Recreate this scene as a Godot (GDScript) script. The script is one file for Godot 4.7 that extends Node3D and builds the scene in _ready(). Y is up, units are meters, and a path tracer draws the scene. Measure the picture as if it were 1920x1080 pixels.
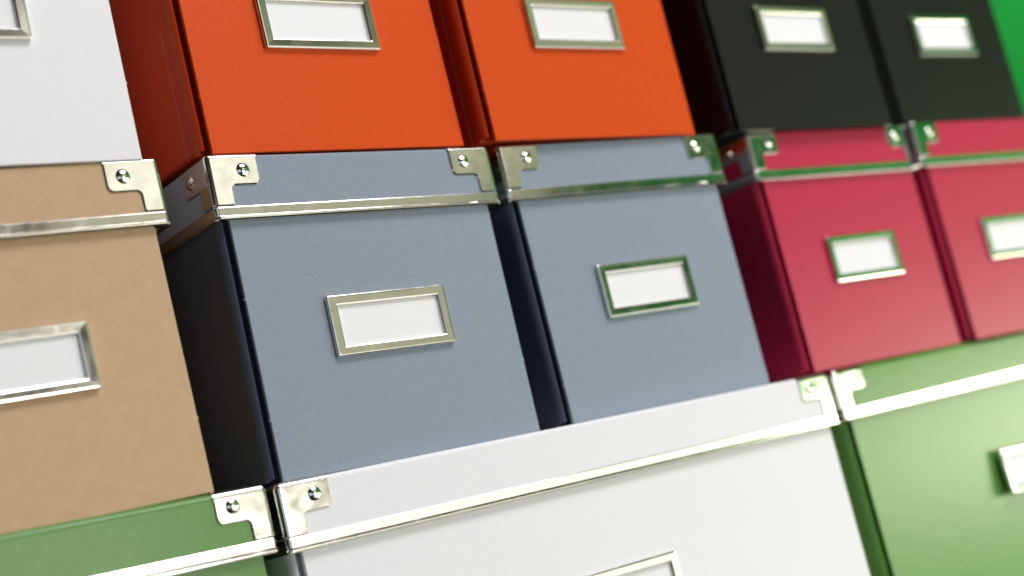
extends Node3D
# Close-up of stacked storage boxes with metal corners and label frames. Metres, y up.

const LID_W := 0.16      # small box: lid width
const BIG_W := 0.3624    # wide box: lid width
const BIG_H := 0.2
const SMALL_H := 0.1495
const DEPTH := 0.26
const INSET := 0.0064    # front panel edge inside the lid edge
const SET_BACK := 0.0017 # front panel behind the lid front
const LID_H := 0.0309
const FRAME := Vector2(0.0672, 0.0292)

var M := {}

func _ready() -> void:
	# ---- camera
	var cam := Camera3D.new()
	cam.name = "camera"
	cam.rotation_order = EULER_ORDER_YXZ
	cam.position = Vector3(-0.31988, -0.0392, 0.58103)
	cam.rotation = Vector3(0.14704, -0.68654, -0.24096)
	cam.fov = 21.666
	cam.near = 0.02
	cam.far = 40.0
	var lens := CameraAttributesPhysical.new()
	lens.frustum_focal_length = 62.708
	lens.frustum_focus_distance = 0.695
	lens.frustum_near = 0.02
	lens.frustum_far = 40.0
	lens.exposure_aperture = 5.4
	cam.attributes = lens
	add_child(cam)
	cam.current = true
	# ---- surroundings and exposure
	var we := WorldEnvironment.new()
	we.name = "environment"
	var e := Environment.new()
	e.background_mode = Environment.BG_COLOR
	e.background_color = Color(0.15, 0.15, 0.13)
	e.background_energy_multiplier = 1.0
	e.tonemap_mode = Environment.TONE_MAPPER_LINEAR
	e.tonemap_exposure = 1.04
	e.sdfgi_enabled = true
	e.ssao_enabled = true
	e.ssil_enabled = true
	we.environment = e
	add_child(we)
	# ---- lights: a wide low softbox at the front right, a large soft one high at the front left, added unseen lamps washing the wall and feeding reflections
	area_light("softbox_light", Vector3(2.24, -0.095, 1.15), Vector3(0.45, -0.03, 0.0), Vector2(0.94, 0.22), 1.0, Color(1.0, 0.975, 0.89))
	area_light("low_light", Vector3(1.45, -0.6, 1.35), Vector3(0.2, 0.0, 0.0), Vector2(2.8, 1.2), 1.55, Color(1.0, 0.985, 0.945))
	area_light("overhead_light", Vector3(1.0, 2.1, 1.4), Vector3(0.25, 0.0, 0.0), Vector2(1.6, 0.9), 5.9, Color(1.0, 0.98, 1.0))
	area_light("added_front_light", Vector3(1.26, 0.38, 2.05), Vector3(0.3, 0.05, 0.0), Vector2(0.9, 0.85), 0.105, Color(1.0, 0.98, 0.86))  # added dim source, stands in for a beige wall in the metal
	area_light("added_bracket_light", Vector3(0.88, 0.87, 2.05), Vector3(0.1, 0.1, 0.0), Vector2(0.85, 0.5), 0.13, Color(1.0, 0.985, 0.95))  # added for bright reflections in the left brackets; no window stands there
	area_light("added_upper_light", Vector3(1.5, 1.3, 2.4), Vector3(0.2, 0.1, 0.0), Vector2(2.2, 0.8), 0.04, Color(0.92, 1.0, 0.74))  # added olive source for the label frames of the orange boxes to reflect
	area_light("added_lid_sheen_light", Vector3(0.64, 0.065, 2.0), Vector3(0.0, 0.0, 0.0), Vector2(0.5, 0.16), 0.55, Color(1.0, 0.985, 0.95))  # added unseen lamp for the sheen on the left green lid and bracket
	area_light("added_left_light", Vector3(-0.75, 0.15, 1.8), Vector3(0.0, 0.1, 0.0), Vector2(1.3, 0.8), 0.27, Color(0.85, 0.93, 1.0))  # added cool fill, puts highlights on rolled corners and bracket edges
	area_light("added_wall_wash", Vector3(2.2, 1.7, -0.6), Vector3(3.2, 0.6, -0.8), Vector2(1.6, 0.5), 2.4, Color(1.0, 0.99, 0.96))  # added lamp out of view, brightens the green wall
	area_light("added_low_wall_wash", Vector3(2.72, -0.5, 1.9), Vector3(3.2, 0.3, 1.9), Vector2(2.2, 0.3), 2.4, Color(1.0, 0.99, 0.96))  # added low lamp, strengthens the green that the metal at the right reflects
	area_light("added_side_light", Vector3(3.12, 1.3, 2.1), Vector3(0.4, 0.3, 0.0), Vector2(2.2, 0.7), 0.15, Color(1.0, 0.98, 0.84))  # added beige source for the frames of the black boxes to reflect
	make_materials()
	# ---- setting
	var sb := SurfaceTool.new()
	sb.begin(Mesh.PRIMITIVE_TRIANGLES)
	block(sb, Vector3(-0.7, -0.24, -0.5), Vector3(1.3, -0.2045, 0.12), 0.003)
	var shelf := build(sb, "shelf_board", M.board, self)
	shelf.set_meta("kind", "structure")
	shelf.set_meta("label", "pale shelf board under the bottom row of boxes")
	var gw := SurfaceTool.new()
	gw.begin(Mesh.PRIMITIVE_TRIANGLES)
	block(gw, Vector3(3.2, -0.6, -3.4), Vector3(3.3, 2.4, 5.0), 0.004)
	var wall := build(gw, "wall", M.green_wall, self)
	wall.set_meta("kind", "structure")
	wall.set_meta("label", "bright green wall out of focus at the right of the boxes")
	# ---- boxes
	# bottom row, wide boxes
	var gl := Vector3(-0.0047, -0.2 + 0.0005, -0.002) + Basis(Vector3.BACK, -0.0094) * Vector3(-BIG_W, 0, 0)
	storage_box("green", M.green, BIG_W, BIG_H, gl, 0.0, -0.0094, M.green_side, "wide green storage box at the left, under the brown box", {"round": 0.0034, "lid_h": 0.0305, "label_y": 0.108})
	storage_box("white", M.white, BIG_W, BIG_H, Vector3(0.0002, -0.2 - 0.0015, 0.0026), -0.0143, 0.0005, M.white, "wide white storage box under the two grey boxes", {"round": 0.0022, "lid_h": 0.0307, "label_y": 0.112})
	storage_box("green", M.green, BIG_W, BIG_H, Vector3(0.3856, -0.2 - 0.0002, -0.0052), 0.0, 0.0061, M.green_side, "wide green storage box at the right, under the two pink-red boxes", {"round": 0.003, "lid_h": 0.0307, "label_y": 0.112, "label_x": -0.0145, "label_tilt": Vector3(-0.10, 0.0, -0.06), "label_out": 0.0045})
	# middle row
	var tp := Vector3(-0.17926 + LID_W, 0.0012, -0.002) + Basis(Vector3.BACK, 0.0138) * Vector3(-LID_W, 0, 0)
	storage_box("brown", M.kraft, LID_W, 0.148, tp, 0.0, 0.0138, M.kraft, "brown kraft paper storage box on top of the left green box", {})
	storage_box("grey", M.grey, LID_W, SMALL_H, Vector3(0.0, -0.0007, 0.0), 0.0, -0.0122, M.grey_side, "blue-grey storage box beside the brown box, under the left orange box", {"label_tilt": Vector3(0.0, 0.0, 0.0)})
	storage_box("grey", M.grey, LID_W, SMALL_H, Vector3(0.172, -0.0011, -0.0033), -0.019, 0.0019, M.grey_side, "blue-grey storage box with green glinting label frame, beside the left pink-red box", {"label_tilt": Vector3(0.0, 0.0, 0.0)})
	storage_box("red", M.red, LID_W, SMALL_H, Vector3(0.3661, 0.001, -0.006), -0.0026, -0.0015, M.red, "pink-red storage box with its whole front in view, beside the right grey box", {})
	storage_box("red", M.red, LID_W, SMALL_H, Vector3(0.5229, 0.0009, -0.0003), -0.0049, -0.0021, M.red, "pink-red storage box cut off by the right edge of the photo", {})
	# top row
	storage_box("white", M.white, LID_W, SMALL_H, Vector3(-0.1817, SMALL_H - 0.0008, 0.0012), 0.0, 0.0, M.white, "small white storage box on top of the brown box", {"label_y": 0.0692, "label_x": 0.001})
	storage_box("orange", M.orange, LID_W, SMALL_H, Vector3(0.0003, SMALL_H + 0.0005, 0.0009), 0.0394, 0.0029, M.orange_shaded_side, "orange storage box beside the small white box, on the left grey box", {})
	storage_box("orange", M.orange, LID_W, SMALL_H, Vector3(0.1611, SMALL_H, 0.0042), 0.0021, -0.008, M.orange_shaded_side, "orange storage box beside the left black box, on the right grey box", {})
	storage_box("black", M.black, LID_W, SMALL_H, Vector3(0.3488, SMALL_H, 0.0025), 0.0011, -0.0017, M.black, "black storage box beside the right orange box", {})
	storage_box("black", M.black, LID_W * 0.975, SMALL_H, Vector3(0.5195, SMALL_H, -0.0053), -0.0113, 0.0031, M.black, "black storage box at the end of the top row, before the green wall", {})

# ------------------------------------------------------------------ lights
func area_light(called: String, at: Vector3, target: Vector3, size: Vector2, energy: float, tint: Color) -> void:
	var l := AreaLight3D.new()
	l.name = called
	l.area_size = size
	l.light_energy = energy
	l.light_color = tint
	l.shadow_enabled = true
	l.area_range = 12.0
	add_child(l)
	l.look_at_from_position(at, target, Vector3.UP)

# ------------------------------------------------------------------ materials
func noise(seed_: int, freq: float, kind: int, octaves: int) -> FastNoiseLite:
	var n := FastNoiseLite.new()
	n.seed = seed_
	n.frequency = freq
	n.noise_type = kind
	n.fractal_octaves = octaves
	return n

func noise_tex(n: FastNoiseLite, size: int, bump: float = 0.0, ramp: Gradient = null) -> NoiseTexture2D:
	var t := NoiseTexture2D.new()
	t.width = size
	t.height = size
	t.seamless = true
	t.noise = n
	if bump > 0.0:
		t.as_normal_map = true
		t.bump_strength = bump
	if ramp:
		t.color_ramp = ramp
	return t

func two(a: Color, b: Color) -> Gradient:
	var g := Gradient.new()
	g.set_color(0, a)
	g.set_color(1, b)
	return g

func lin(r: float, g: float, b: float) -> Color:
	return Color(r, g, b).linear_to_srgb()

func paper(called: String, c: Color, rough: float, spec: float, normal: Texture2D, strength: float, scale_: float, mottle: Texture2D) -> StandardMaterial3D:
	var m := StandardMaterial3D.new()
	m.resource_name = called
	m.albedo_color = c
	m.roughness = rough
	m.metallic_specular = spec
	m.uv1_triplanar = true
	m.uv1_scale = Vector3.ONE * scale_
	if normal:
		m.normal_enabled = true
		m.normal_texture = normal
		m.normal_scale = strength
	if mottle:
		m.albedo_texture = mottle
	return m

func make_materials() -> void:
	var grain := noise_tex(noise(3, 0.06, FastNoiseLite.TYPE_SIMPLEX, 3), 512, 3.0)
	var leather := noise_tex(noise(5, 0.012, FastNoiseLite.TYPE_SIMPLEX, 5), 512, 6.0)
	var fine := noise_tex(noise(8, 0.18, FastNoiseLite.TYPE_VALUE, 2), 512, 3.0)
	var waves := noise_tex(noise(21, 0.008, FastNoiseLite.TYPE_SIMPLEX_SMOOTH, 2), 512, 2.0)
	var mott := noise_tex(noise(11, 0.02, FastNoiseLite.TYPE_SIMPLEX, 5), 512, 0.0, two(Color(0.95, 0.95, 0.95), Color(1, 1, 1)))
	var fibre := noise_tex(noise(14, 0.006, FastNoiseLite.TYPE_SIMPLEX, 7), 512, 0.0, two(Color(0.965, 0.96, 0.95), Color(1, 1, 1)))
	var weave := noise_tex(noise(17, 0.2, FastNoiseLite.TYPE_VALUE, 3), 512, 0.0, two(Color(0.90, 0.90, 0.915), Color(1, 1, 1)))
	M.white = paper("white paper", lin(0.83, 0.828, 0.86), 0.5, 0.4, grain, 0.08, 12.0, null)
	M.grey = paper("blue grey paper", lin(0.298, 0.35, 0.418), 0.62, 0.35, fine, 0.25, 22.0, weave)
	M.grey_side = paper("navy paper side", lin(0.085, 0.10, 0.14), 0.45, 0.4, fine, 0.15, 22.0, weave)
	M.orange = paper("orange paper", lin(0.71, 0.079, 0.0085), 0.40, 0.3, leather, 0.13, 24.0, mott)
	M.orange_shaded_side = paper("orange paper side with shade", lin(0.52, 0.045, 0.007), 0.36, 0.36, leather, 0.1, 24.0, null)  # same sheet as the front; shade on the sides put into the colour
	M.red = paper("pink red paper", lin(0.52, 0.018, 0.072), 0.36, 0.42, grain, 0.12, 14.0, mott)
	M.black = paper("black paper", lin(0.0105, 0.0095, 0.0095), 0.36, 0.36, grain, 0.15, 14.0, null)
	M.kraft = paper("brown kraft paper", lin(0.58, 0.40, 0.245), 0.7, 0.3, fine, 0.15, 30.0, fibre)
	M.green = paper("green paper", lin(0.105, 0.27, 0.05), 0.28, 0.42, leather, 0.09, 22.0, mott)
	M.green_side = M.green
	M.card = paper("label card", lin(0.86, 0.86, 0.88), 0.55, 0.3, grain, 0.05, 10.0, null)
	M.paper_edge = paper("raw paper edge", lin(0.72, 0.36, 0.28), 0.7, 0.3, null, 0.0, 10.0, null)
	M.board = paper("shelf board", lin(0.6, 0.58, 0.53), 0.5, 0.4, grain, 0.1, 8.0, mott)
	M.green_wall = paper("green wall paint", lin(0.018, 0.41, 0.062), 0.6, 0.3, grain, 0.1, 3.0, null)
	var metal := StandardMaterial3D.new()
	metal.resource_name = "nickel plated steel"
	metal.albedo_color = lin(0.78, 0.765, 0.705)
	metal.metallic = 1.0
	metal.roughness = 0.13
	metal.roughness = 1.0
	metal.roughness_texture = noise_tex(noise(31, 0.01, FastNoiseLite.TYPE_SIMPLEX, 5), 512, 0.0, two(Color(0.10, 0.10, 0.10), Color(0.19, 0.19, 0.19)))
	metal.roughness_texture_channel = BaseMaterial3D.TEXTURE_CHANNEL_RED
	metal.uv1_triplanar = true
	metal.uv1_scale = Vector3.ONE * 14.0
	metal.normal_enabled = true
	metal.normal_texture = waves
	metal.normal_scale = 0.045
	M.metal = metal

# ------------------------------------------------------------------ mesh helpers
func tri(st: SurfaceTool, a: Vector3, b: Vector3, c: Vector3, na: Vector3, nb: Vector3, nc: Vector3) -> void:
	var f := (b - a).cross(c - a)
	if f.length_squared() < 1e-20:
		return
	if f.dot(na + nb + nc) > 0.0:   # front faces run clockwise
		var t := b; b = c; c = t
		var n := nb; nb = nc; nc = n
	st.set_normal(na); st.add_vertex(a)
	st.set_normal(nb); st.add_vertex(b)
	st.set_normal(nc); st.add_vertex(c)

func quad(st: SurfaceTool, a: Vector3, b: Vector3, c: Vector3, d: Vector3, hint: Vector3) -> void:
	var n := (c - a).cross(d - b)
	if n.length_squared() < 1e-20:
		return
	n = n.normalized()
	if n.dot(hint) < 0.0:
		n = -n
	tri(st, a, b, c, n, n, n)
	tri(st, a, c, d, n, n, n)

func squad(st: SurfaceTool, a: Vector3, b: Vector3, c: Vector3, d: Vector3, na: Vector3, nb: Vector3, nc: Vector3, nd: Vector3) -> void:
	tri(st, a, b, c, na, nb, nc)
	tri(st, a, c, d, na, nc, nd)

func build(st: SurfaceTool, called: String, mat: Material, parent: Node) -> MeshInstance3D:
	var o := MeshInstance3D.new()
	o.name = called
	o.mesh = st.commit()
	o.material_override = mat
	parent.add_child(o, true)
	return o

func start() -> SurfaceTool:
	var st := SurfaceTool.new()
	st.begin(Mesh.PRIMITIVE_TRIANGLES)
	return st

# a box with chamfered edges
func block(st: SurfaceTool, lo: Vector3, hi: Vector3, r: float) -> void:
	var rings := [[r, lo.y], [0.0, lo.y + r], [0.0, hi.y - r], [r, hi.y]]
	loops(st, lo, hi, r, rings, 1, true, true)

# rounded rectangle in plan (x, z), counted from above; inset shrinks it
func plan(lo: Vector3, hi: Vector3, radius: float, inset: float, y: float, seg: int) -> Array:
	var r := maxf(radius - inset, 0.0002)
	var x0 := lo.x + inset + r
	var x1 := hi.x - inset - r
	var z0 := lo.z + inset + r
	var z1 := hi.z - inset - r
	var out := []
	var corners := [[x1, z1, 0.0], [x0, z1, PI / 2], [x0, z0, PI], [x1, z0, PI * 1.5]]
	for c in corners:
		for k in seg + 1:
			var a: float = c[2] + PI / 2 * k / seg
			var n := Vector3(cos(a), 0, sin(a))
			out.append([Vector3(c[0], y, c[1]) + n * r, n])
	return out

# stacked plan loops: rings of [inset, y], smooth along the plan and flat between the rings unless they are many
func loops(st: SurfaceTool, lo: Vector3, hi: Vector3, radius: float, rings: Array, seg: int, cap_low: bool, cap_high: bool) -> void:
	var all := []
	for r in rings:
		all.append(plan(lo, hi, radius, r[0], r[1], seg))
	var count: int = all[0].size()
	for j in all.size() - 1:
		var di: float = rings[j + 1][0] - rings[j][0]
		var dy: float = rings[j + 1][1] - rings[j][1]
		var l := sqrt(di * di + dy * dy)
		if l < 1e-9:
			continue
		var out_: float = dy / l
		var up: float = di / l
		for k in count:
			var q := (k + 1) % count
			var a: Array = all[j][k]
			var b: Array = all[j][q]
			var c: Array = all[j + 1][q]
			var d: Array = all[j + 1][k]
			var na: Vector3 = a[1] * out_ + Vector3.UP * up
			var nb: Vector3 = b[1] * out_ + Vector3.UP * up
			squad(st, a[0], b[0], c[0], d[0], na, nb, nb, na)
	for end in 2:
		if (end == 0 and not cap_low) or (end == 1 and not cap_high):
			continue
		var ring: Array = all[0] if end == 0 else all[-1]
		var n := Vector3.DOWN if end == 0 else Vector3.UP
		var mid := Vector3.ZERO
		for p in ring:
			mid += p[0] / count
		for k in count:
			tri(st, mid, ring[k][0], ring[(k + 1) % count][0], n, n, n)

# a plate lying in x, y: polygon outline extruded from z0 to z1 with a small bevel at the front
func plate(st: SurfaceTool, poly: PackedVector2Array, z0: float, z1: float, bevel: float) -> void:
	var n := poly.size()
	var area := 0.0
	for i in n:
		area += poly[i].cross(poly[(i + 1) % n])
	var sgn := signf(area)
	var inner := PackedVector2Array()
	for i in n:
		var d0 := (poly[i] - poly[(i + n - 1) % n]).normalized()
		var d1 := (poly[(i + 1) % n] - poly[i]).normalized()
		var m := (Vector2(-d0.y, d0.x) + Vector2(-d1.y, d1.x)) * sgn
		m /= maxf(m.length_squared() * 0.5, 0.6)
		inner.append(poly[i] + m * bevel)
	for i in n:
		var j := (i + 1) % n
		var d := (poly[j] - poly[i]).normalized() * sgn
		var o := Vector3(d.y, -d.x, 0)
		quad(st, v3(poly[i], z0), v3(poly[j], z0), v3(poly[j], z1 - bevel), v3(poly[i], z1 - bevel), o)
		quad(st, v3(poly[i], z1 - bevel), v3(poly[j], z1 - bevel), v3(inner[j], z1), v3(inner[i], z1), o + Vector3.BACK)
	var idx := Geometry2D.triangulate_polygon(inner)
	for k in range(0, idx.size(), 3):
		tri(st, v3(inner[idx[k]], z1), v3(inner[idx[k + 1]], z1), v3(inner[idx[k + 2]], z1), Vector3.BACK, Vector3.BACK, Vector3.BACK)
		tri(st, v3(inner[idx[k]], z0), v3(inner[idx[k + 1]], z0), v3(inner[idx[k + 2]], z0), Vector3.FORWARD, Vector3.FORWARD, Vector3.FORWARD)

func v3(p: Vector2, z: float) -> Vector3:
	return Vector3(p.x, p.y, z)

# ------------------------------------------------------------------ one box
func storage_box(colour: String, mat: Material, w: float, h: float, at: Vector3, yaw: float, roll: float, side_mat: Material, label: String, o: Dictionary) -> void:
	var root := Node3D.new()
	root.name = colour + "_storage_box"
	add_child(root, true)
	root.transform = Transform3D(Basis(Vector3.UP, yaw) * Basis(Vector3.BACK, roll), at)
	root.set_meta("label", label)
	root.set_meta("category", "storage box")
	root.set_meta("group", "lidded storage boxes stacked in rows")
	var lid_h: float = o.get("lid_h", LID_H)
	var top: float = o.get("round", 0.0014)
	var under := h - lid_h
	var rng := RandomNumberGenerator.new()
	rng.seed = hash(label)
	# --- body: core of the box behind the front panel
	var xs := INSET - 0.0052
	var zf := -SET_BACK - 0.0006
	var st := start()
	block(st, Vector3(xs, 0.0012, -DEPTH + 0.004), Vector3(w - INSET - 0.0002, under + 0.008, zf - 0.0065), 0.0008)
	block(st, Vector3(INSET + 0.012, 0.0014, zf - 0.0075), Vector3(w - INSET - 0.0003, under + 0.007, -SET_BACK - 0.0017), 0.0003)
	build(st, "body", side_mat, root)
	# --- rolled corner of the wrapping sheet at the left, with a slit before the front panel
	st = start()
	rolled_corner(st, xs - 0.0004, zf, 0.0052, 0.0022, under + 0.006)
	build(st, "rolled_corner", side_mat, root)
	if colour == "orange":
		# raw edge of the covering paper, a thin pale line down the side
		st = start()
		block(st, Vector3(xs - 0.00055, 0.002, zf - 0.0121), Vector3(xs + 0.0002, under * rng.randf_range(0.5, 0.7), zf - 0.0118), 0.00005)
		build(st, "paper_edge", M.paper_edge, root)
	# --- front panel with the small nicks of the die cut
	st = start()
	var y1 := under + 0.006
	var poly := PackedVector2Array()
	poly.append(Vector2(INSET, 0.0))
	poly.append(Vector2(w - INSET, 0.0))
	for f in [0.27, 0.9]:
		nick(poly, w - INSET, y1 * (f + rng.randf_range(-0.04, 0.04)), 1.0, 1.0)
	poly.append(Vector2(w - INSET, y1))
	poly.append(Vector2(INSET, y1))
	for f in [0.66, 0.2]:
		nick(poly, INSET, y1 * (f + rng.randf_range(-0.04, 0.04)), -1.0, -1.0)
	plate(st, poly, -SET_BACK - 0.0019, -SET_BACK, 0.0003)
	build(st, "front_panel", mat, root)
	# --- lid
	st = start()
	var rings := [[0.0022, under + 0.0006], [0.0, under + 0.0012], [0.0, h - top]]
	for k in range(1, 7):
		var a := PI / 2 * k / 6
		rings.append([top * (1.0 - cos(a)), h - top + top * sin(a)])
	loops(st, Vector3(0, 0, -DEPTH), Vector3(w, 0, 0), maxf(0.0016, top), rings, 5, true, true)
	build(st, "lid", mat, root)
	# --- metal edging round the foot of the lid: a band and a rolled bead
	st = start()
	var ed := [[0.003, under + 0.0002], [0.0002, under], [-0.0009, under + 0.0003], [-0.0014, under + 0.0009], [-0.0014, under + 0.0015], [-0.0009, under + 0.0021], [-0.0005, under + 0.0025], [-0.0007, under + 0.0062], [-0.0005, under + 0.0066], [0.0003, under + 0.0068]]
	loops(st, Vector3(0, 0, -DEPTH), Vector3(w, 0, 0), 0.0014, ed, 5, false, false)
	build(st, "edge_trim", M.metal, root)
	# --- corner brackets with two rivets each
	for s in [0, 1]:
		var b := bracket(under + 0.0071, h, top, s == 1, w)
		var bn := build(b, "corner_bracket", M.metal, root)
		for face in [1.0, -1.0]:
			var rv := start()
			dome(rv, 0.0036, 0.0014)
			var r := build(rv, "rivet", M.metal, bn)
			var p := bend_at(0.0168 * face, h - 0.0074, 0.0006)
			if s == 1:
				p[0].x = w - p[0].x
				p[1].x = -p[1].x
			var turn := Basis(Quaternion(Vector3.BACK, p[1])) * Basis(Vector3.BACK, rng.randf_range(-1, 1))
			r.transform = Transform3D(turn, p[0])
	# --- label frame and its card
	st = start()
	frame(st)
	var fr := build(st, "label_frame", M.metal, root)
	var out_: float = o.get("label_out", 0.0)
	var tilt: Vector3 = o.get("label_tilt", Vector3.ZERO)
	fr.position = Vector3(w / 2 + float(o.get("label_x", 0.0)), o.get("label_y", 0.0656), -SET_BACK + out_)
	fr.rotation = tilt
	st = start()
	block(st, Vector3(-FRAME.x / 2 + 0.0022, -FRAME.y / 2 + 0.002, 0.0001), Vector3(FRAME.x / 2 - 0.0022, FRAME.y / 2 - 0.002, 0.0007), 0.0001)
	build(st, "label_card", M.card, fr)

func nick(poly: PackedVector2Array, x: float, y: float, side: float, way: float) -> void:
	poly.append(Vector2(x, y - 0.0006 * way))
	poly.append(Vector2(x + 0.0004 * side, y - 0.0003 * way))
	poly.append(Vector2(x + 0.0005 * side, y + 0.0004 * way))
	poly.append(Vector2(x, y + 0.0006 * way))

# side sheet that runs forward, rolls round the corner and ends short of the front panel
func rolled_corner(st: SurfaceTool, x0: float, zf: float, r: float, y0: float, y1: float) -> void:
	var path := [[Vector3(x0 + 0.0005, 0, zf - 0.0195), Vector3(-0.5, 0, -0.85)], [Vector3(x0, 0, zf - 0.019), Vector3(-1, 0, 0)], [Vector3(x0, 0, zf - r), Vector3(-1, 0, 0)]]
	for k in range(1, 13):
		var a := 1.05 * k / 12
		path.append([Vector3(x0 + r - r * cos(a), 0, zf - r + r * sin(a)), Vector3(-cos(a), 0, sin(a))])
	var inner := []
	for p in path:
		inner.append(p[0] - p[1].normalized() * 0.0012)
	for k in path.size() - 1:
		var p := []
		for q in [k, k + 1]:
			for y in [y0, y1]:
				var v: Vector3 = path[q][0]
				p.append([Vector3(v.x, y, v.z), path[q][1].normalized()])
		squad(st, p[0][0], p[1][0], p[3][0], p[2][0], p[0][1], p[1][1], p[3][1], p[2][1])
		var i0 := Vector3(inner[k].x, y0, inner[k].z)
		var i1 := Vector3(inner[k + 1].x, y0, inner[k + 1].z)
		quad(st, p[0][0], p[2][0], i1, i0, Vector3.DOWN)
		var up := Vector3.UP * (y1 - y0)
		quad(st, i0, i1, i1 + up, i0 + up, -path[k][1])
	var last: Vector3 = path[-1][0]
	var li: Vector3 = inner[-1]
	quad(st, Vector3(last.x, y0, last.z), Vector3(last.x, y1, last.z), Vector3(li.x, y1, li.z), Vector3(li.x, y0, li.z), Vector3(1, 0, 0.3))

# bent-sheet coordinates of the left lid corner: s > 0 runs along the front, s < 0 along the side
const BEND := 0.0018
func bend_at(s: float, y: float, off: float) -> Array:
	var half := BEND * PI / 4
	var n: Vector3
	var p: Vector3
	if s >= half:
		n = Vector3(0, 0, 1)
		p = Vector3(BEND + s - half, y, 0)
	elif s <= -half:
		n = Vector3(-1, 0, 0)
		p = Vector3(0, y, -BEND + s + half)
	else:
		var a := (s + half) / (2 * half) * PI / 2
		n = Vector3(-cos(a), 0, sin(a))
		p = Vector3(BEND - BEND * cos(a), y, -BEND + BEND * sin(a))
	return [p + n * off, n]

func bracket(y0: float, h: float, top: float, right: bool, w: float) -> SurfaceTool:
	var st := start()
	var leg := 0.0098
	var tab := 0.0248
	var tab_y := h - 0.0142
	var t := 0.0008
	var bv := 0.0005
	var half := BEND * PI / 4
	var yt := h - top
	# outline of the front half, from the fold at the top, clockwise, back to the fold at the foot
	var line := [Vector2(half, yt), Vector2(tab, yt)]
	for k in 6:
		var a := PI / 2 * k / 5
		line.append(Vector2(tab - 0.003 + 0.003 * cos(a), tab_y + 0.003 - 0.003 * sin(a)))
	for k in 5:
		var a := PI / 2 * k / 4
		line.append(Vector2(leg + 0.0022 - 0.0022 * sin(a), tab_y - 0.0022 + 0.0022 * cos(a)))
	line.append(Vector2(leg, y0 + 0.0008))
	line.append(Vector2(leg - 0.0008, y0))
	line.append(Vector2(half, y0))
	var inner := []
	for i in line.size():
		var p: Vector2 = line[i]
		var m := Vector2.ZERO
		if i == 0:
			m = Vector2.ZERO
		elif i == 1:
			m = Vector2(-1, 0)
		elif i == line.size() - 1:
			m = Vector2(0, 1)
		else:
			var d0: Vector2 = (p - line[i - 1]).normalized()
			var d1: Vector2 = (line[i + 1] - p).normalized()
			m = Vector2(d0.y, -d0.x) + Vector2(d1.y, -d1.x)
			m /= maxf(m.length_squared() * 0.5, 0.6)
		inner.append(p + m * bv)
	for mirror in [1.0, -1.0]:
		var poly := PackedVector2Array()
		for p in inner:
			poly.append(p)
		var idx := Geometry2D.triangulate_polygon(poly)
		for k in range(0, idx.size(), 3):
			btri(st, [poly[idx[k]], poly[idx[k + 1]], poly[idx[k + 2]]], [t, t, t], mirror, right, w)
		for i in range(1, line.size() - 1):
			bstrip(st, line[i], line[i + 1], inner[i + 1], inner[i], t - bv * 0.8, t, mirror, right, w, 1.0)
			bstrip(st, line[i], line[i + 1], line[i + 1], line[i], t - bv * 0.8, -0.0002, mirror, right, w, 0.0)
		# lip bent over the top edge of the lid
		lip(st, half, tab, 1, yt, top, t, mirror, right, w)
	# the rounded corner itself
	var seg := 8
	for k in seg:
		var s0 := -half + 2 * half * k / seg
		var s1 := -half + 2 * half * (k + 1) / seg
		var q := [bend_at(s0, y0 + bv, t), bend_at(s1, y0 + bv, t), bend_at(s1, yt, t), bend_at(s0, yt, t), bend_at(s0, y0, t - bv * 0.8), bend_at(s1, y0, t - bv * 0.8), bend_at(s0, y0, -0.0002), bend_at(s1, y0, -0.0002)]
		for e in q:
			flip(e, right, w)
		squad(st, q[0][0], q[1][0], q[2][0], q[3][0], q[0][1], q[1][1], q[2][1], q[3][1])
		quad(st, q[4][0], q[5][0], q[1][0], q[0][0], q[0][1] + Vector3.DOWN)
		quad(st, q[6][0], q[7][0], q[5][0], q[4][0], Vector3.DOWN)
	lip(st, -half, half, seg, yt, top, t, 1.0, right, w)
	return st

func flip(e: Array, right: bool, w: float) -> void:
	if right:
		e[0] = Vector3(w - e[0].x, e[0].y, e[0].z)
		e[1] = Vector3(-e[1].x, e[1].y, e[1].z)

func btri(st: SurfaceTool, p: Array, off: Array, mirror: float, right: bool, w: float) -> void:
	var q := []
	for k in 3:
		var e := bend_at(p[k].x * mirror, p[k].y, off[k])
		flip(e, right, w)
		q.append(e)
	tri(st, q[0][0], q[1][0], q[2][0], q[0][1], q[1][1], q[2][1])

func bstrip(st: SurfaceTool, a: Vector2, b: Vector2, c: Vector2, d: Vector2, off0: float, off1: float, mirror: float, right: bool, w: float, lean: float) -> void:
	var q := [bend_at(a.x * mirror, a.y, off0), bend_at(b.x * mirror, b.y, off0), bend_at(c.x * mirror, c.y, off1), bend_at(d.x * mirror, d.y, off1)]
	for e in q:
		flip(e, right, w)
	var dir := (b - a).normalized()
	var o2 := Vector2(-dir.y, dir.x)   # away from the sheet
	var tip := bend_at((a.x + o2.x * 0.001) * mirror, a.y + o2.y * 0.001, off0)
	flip(tip, right, w)
	quad(st, q[0][0], q[1][0], q[2][0], q[3][0], (tip[0] - q[0][0]).normalized() + q[0][1] * lean)

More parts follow.
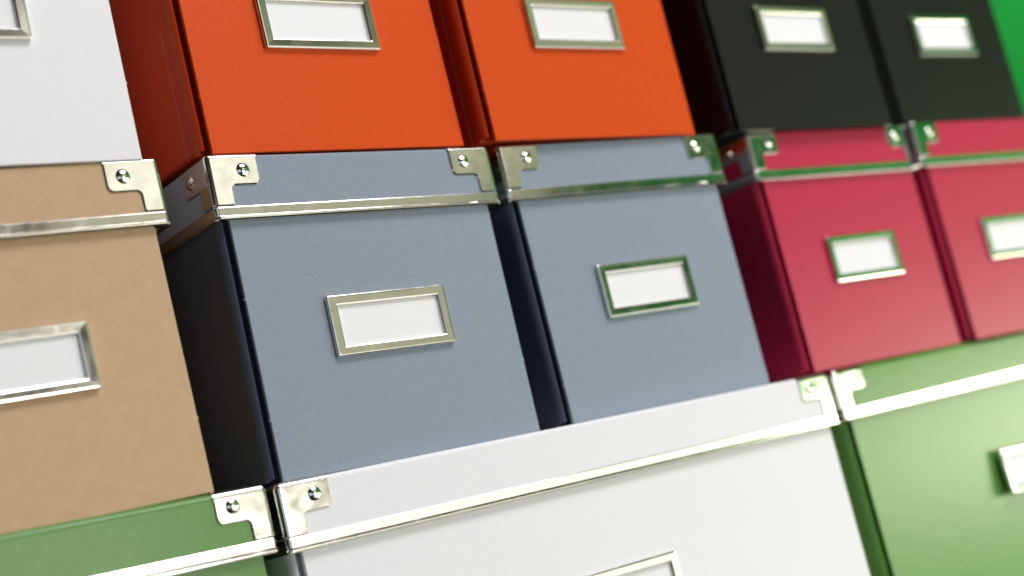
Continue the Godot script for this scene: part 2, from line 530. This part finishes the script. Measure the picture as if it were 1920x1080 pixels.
func lip(st: SurfaceTool, s0: float, s1: float, seg: int, yt: float, top: float, t: float, mirror: float, right: bool, w: float) -> void:
	var r := top + t * 0.6
	var prof := []
	for k in 7:
		var a := PI / 2 * k / 6
		prof.append([yt + r * sin(a), t - r + r * cos(a), cos(a), sin(a)])
	prof.append([yt + r, t - r - 0.0025, 0.0, 1.0])
	for k in seg:
		var sa := (s0 + (s1 - s0) * k / seg) * mirror
		var sb := (s0 + (s1 - s0) * (k + 1) / seg) * mirror
		for j in prof.size() - 1:
			var q := []
			for e in [[sa, j], [sb, j], [sb, j + 1], [sa, j + 1]]:
				var pr: Array = prof[e[1]]
				var g := bend_at(e[0], pr[0], pr[1])
				g[1] = g[1] * pr[2] + Vector3.UP * pr[3]
				flip(g, right, w)
				q.append(g)
			squad(st, q[0][0], q[1][0], q[2][0], q[3][0], q[0][1], q[1][1], q[2][1], q[3][1])

# domed rivet head, facing +z
func dome(st: SurfaceTool, r: float, height: float) -> void:
	var big := (r * r + height * height) / (2 * height)
	var rows := []
	var amax := asin(r / big)
	for j in 7:
		var a := amax * j / 6
		rows.append([big * sin(a), big * cos(a) - big + height, a])
	rows.append([r + 0.0002, 0.0, PI / 2])
	rows.append([r + 0.0002, -0.0006, PI / 2])
	var seg := 20
	for j in rows.size() - 1:
		for k in seg:
			var q := []
			for e in [[j, k], [j, k + 1], [j + 1, k + 1], [j + 1, k]]:
				var row: Array = rows[e[0]]
				var a: float = TAU * e[1] / seg
				q.append([Vector3(row[0] * cos(a), row[0] * sin(a), row[1]), Vector3(sin(row[2]) * cos(a), sin(row[2]) * sin(a), cos(row[2]))])
			squad(st, q[0][0], q[1][0], q[2][0], q[3][0], q[0][1], q[1][1], q[2][1], q[3][1])

# pressed metal label frame, centre at the origin, facing +z
func frame(st: SurfaceTool) -> void:
	var ft := 0.0023
	var prof := [[0.0, -0.0002], [0.0, ft - 0.0009], [0.00012, ft - 0.0005], [0.00035, ft - 0.0002], [0.0007, ft], [0.0012, ft + 0.00005], [0.0044, ft - 0.00005], [0.0049, ft - 0.00025], [0.0052, ft - 0.0007], [0.0053, 0.0006]]
	var seg := 4
	var all := []
	for p in prof:
		var ins: float = p[0]
		var hx := FRAME.x / 2 - ins
		var hy := FRAME.y / 2 - ins * 0.96
		var r := maxf(0.0011 - ins, 0.0003)
		var ring := []
		for c in [[hx - r, hy - r, 0.0], [-hx + r, hy - r, PI / 2], [-hx + r, -hy + r, PI], [hx - r, -hy + r, PI * 1.5]]:
			for k in seg + 1:
				var a: float = c[2] + PI / 2 * k / seg
				ring.append([Vector3(c[0] + r * cos(a), c[1] + r * sin(a), p[1]), Vector3(cos(a), sin(a), 0)])
		all.append(ring)
	for j in all.size() - 1:
		var di: float = prof[j + 1][0] - prof[j][0]
		var dz: float = prof[j + 1][1] - prof[j][1]
		var l := sqrt(di * di + dz * dz)
		for k in all[0].size():
			var q: int = (k + 1) % all[0].size()
			var na: Vector3 = all[j][k][1] * (dz / l) + Vector3.BACK * (di / l)
			var nb: Vector3 = all[j][q][1] * (dz / l) + Vector3.BACK * (di / l)
			squad(st, all[j][k][0], all[j][q][0], all[j + 1][q][0], all[j + 1][k][0], na, nb, nb, na)
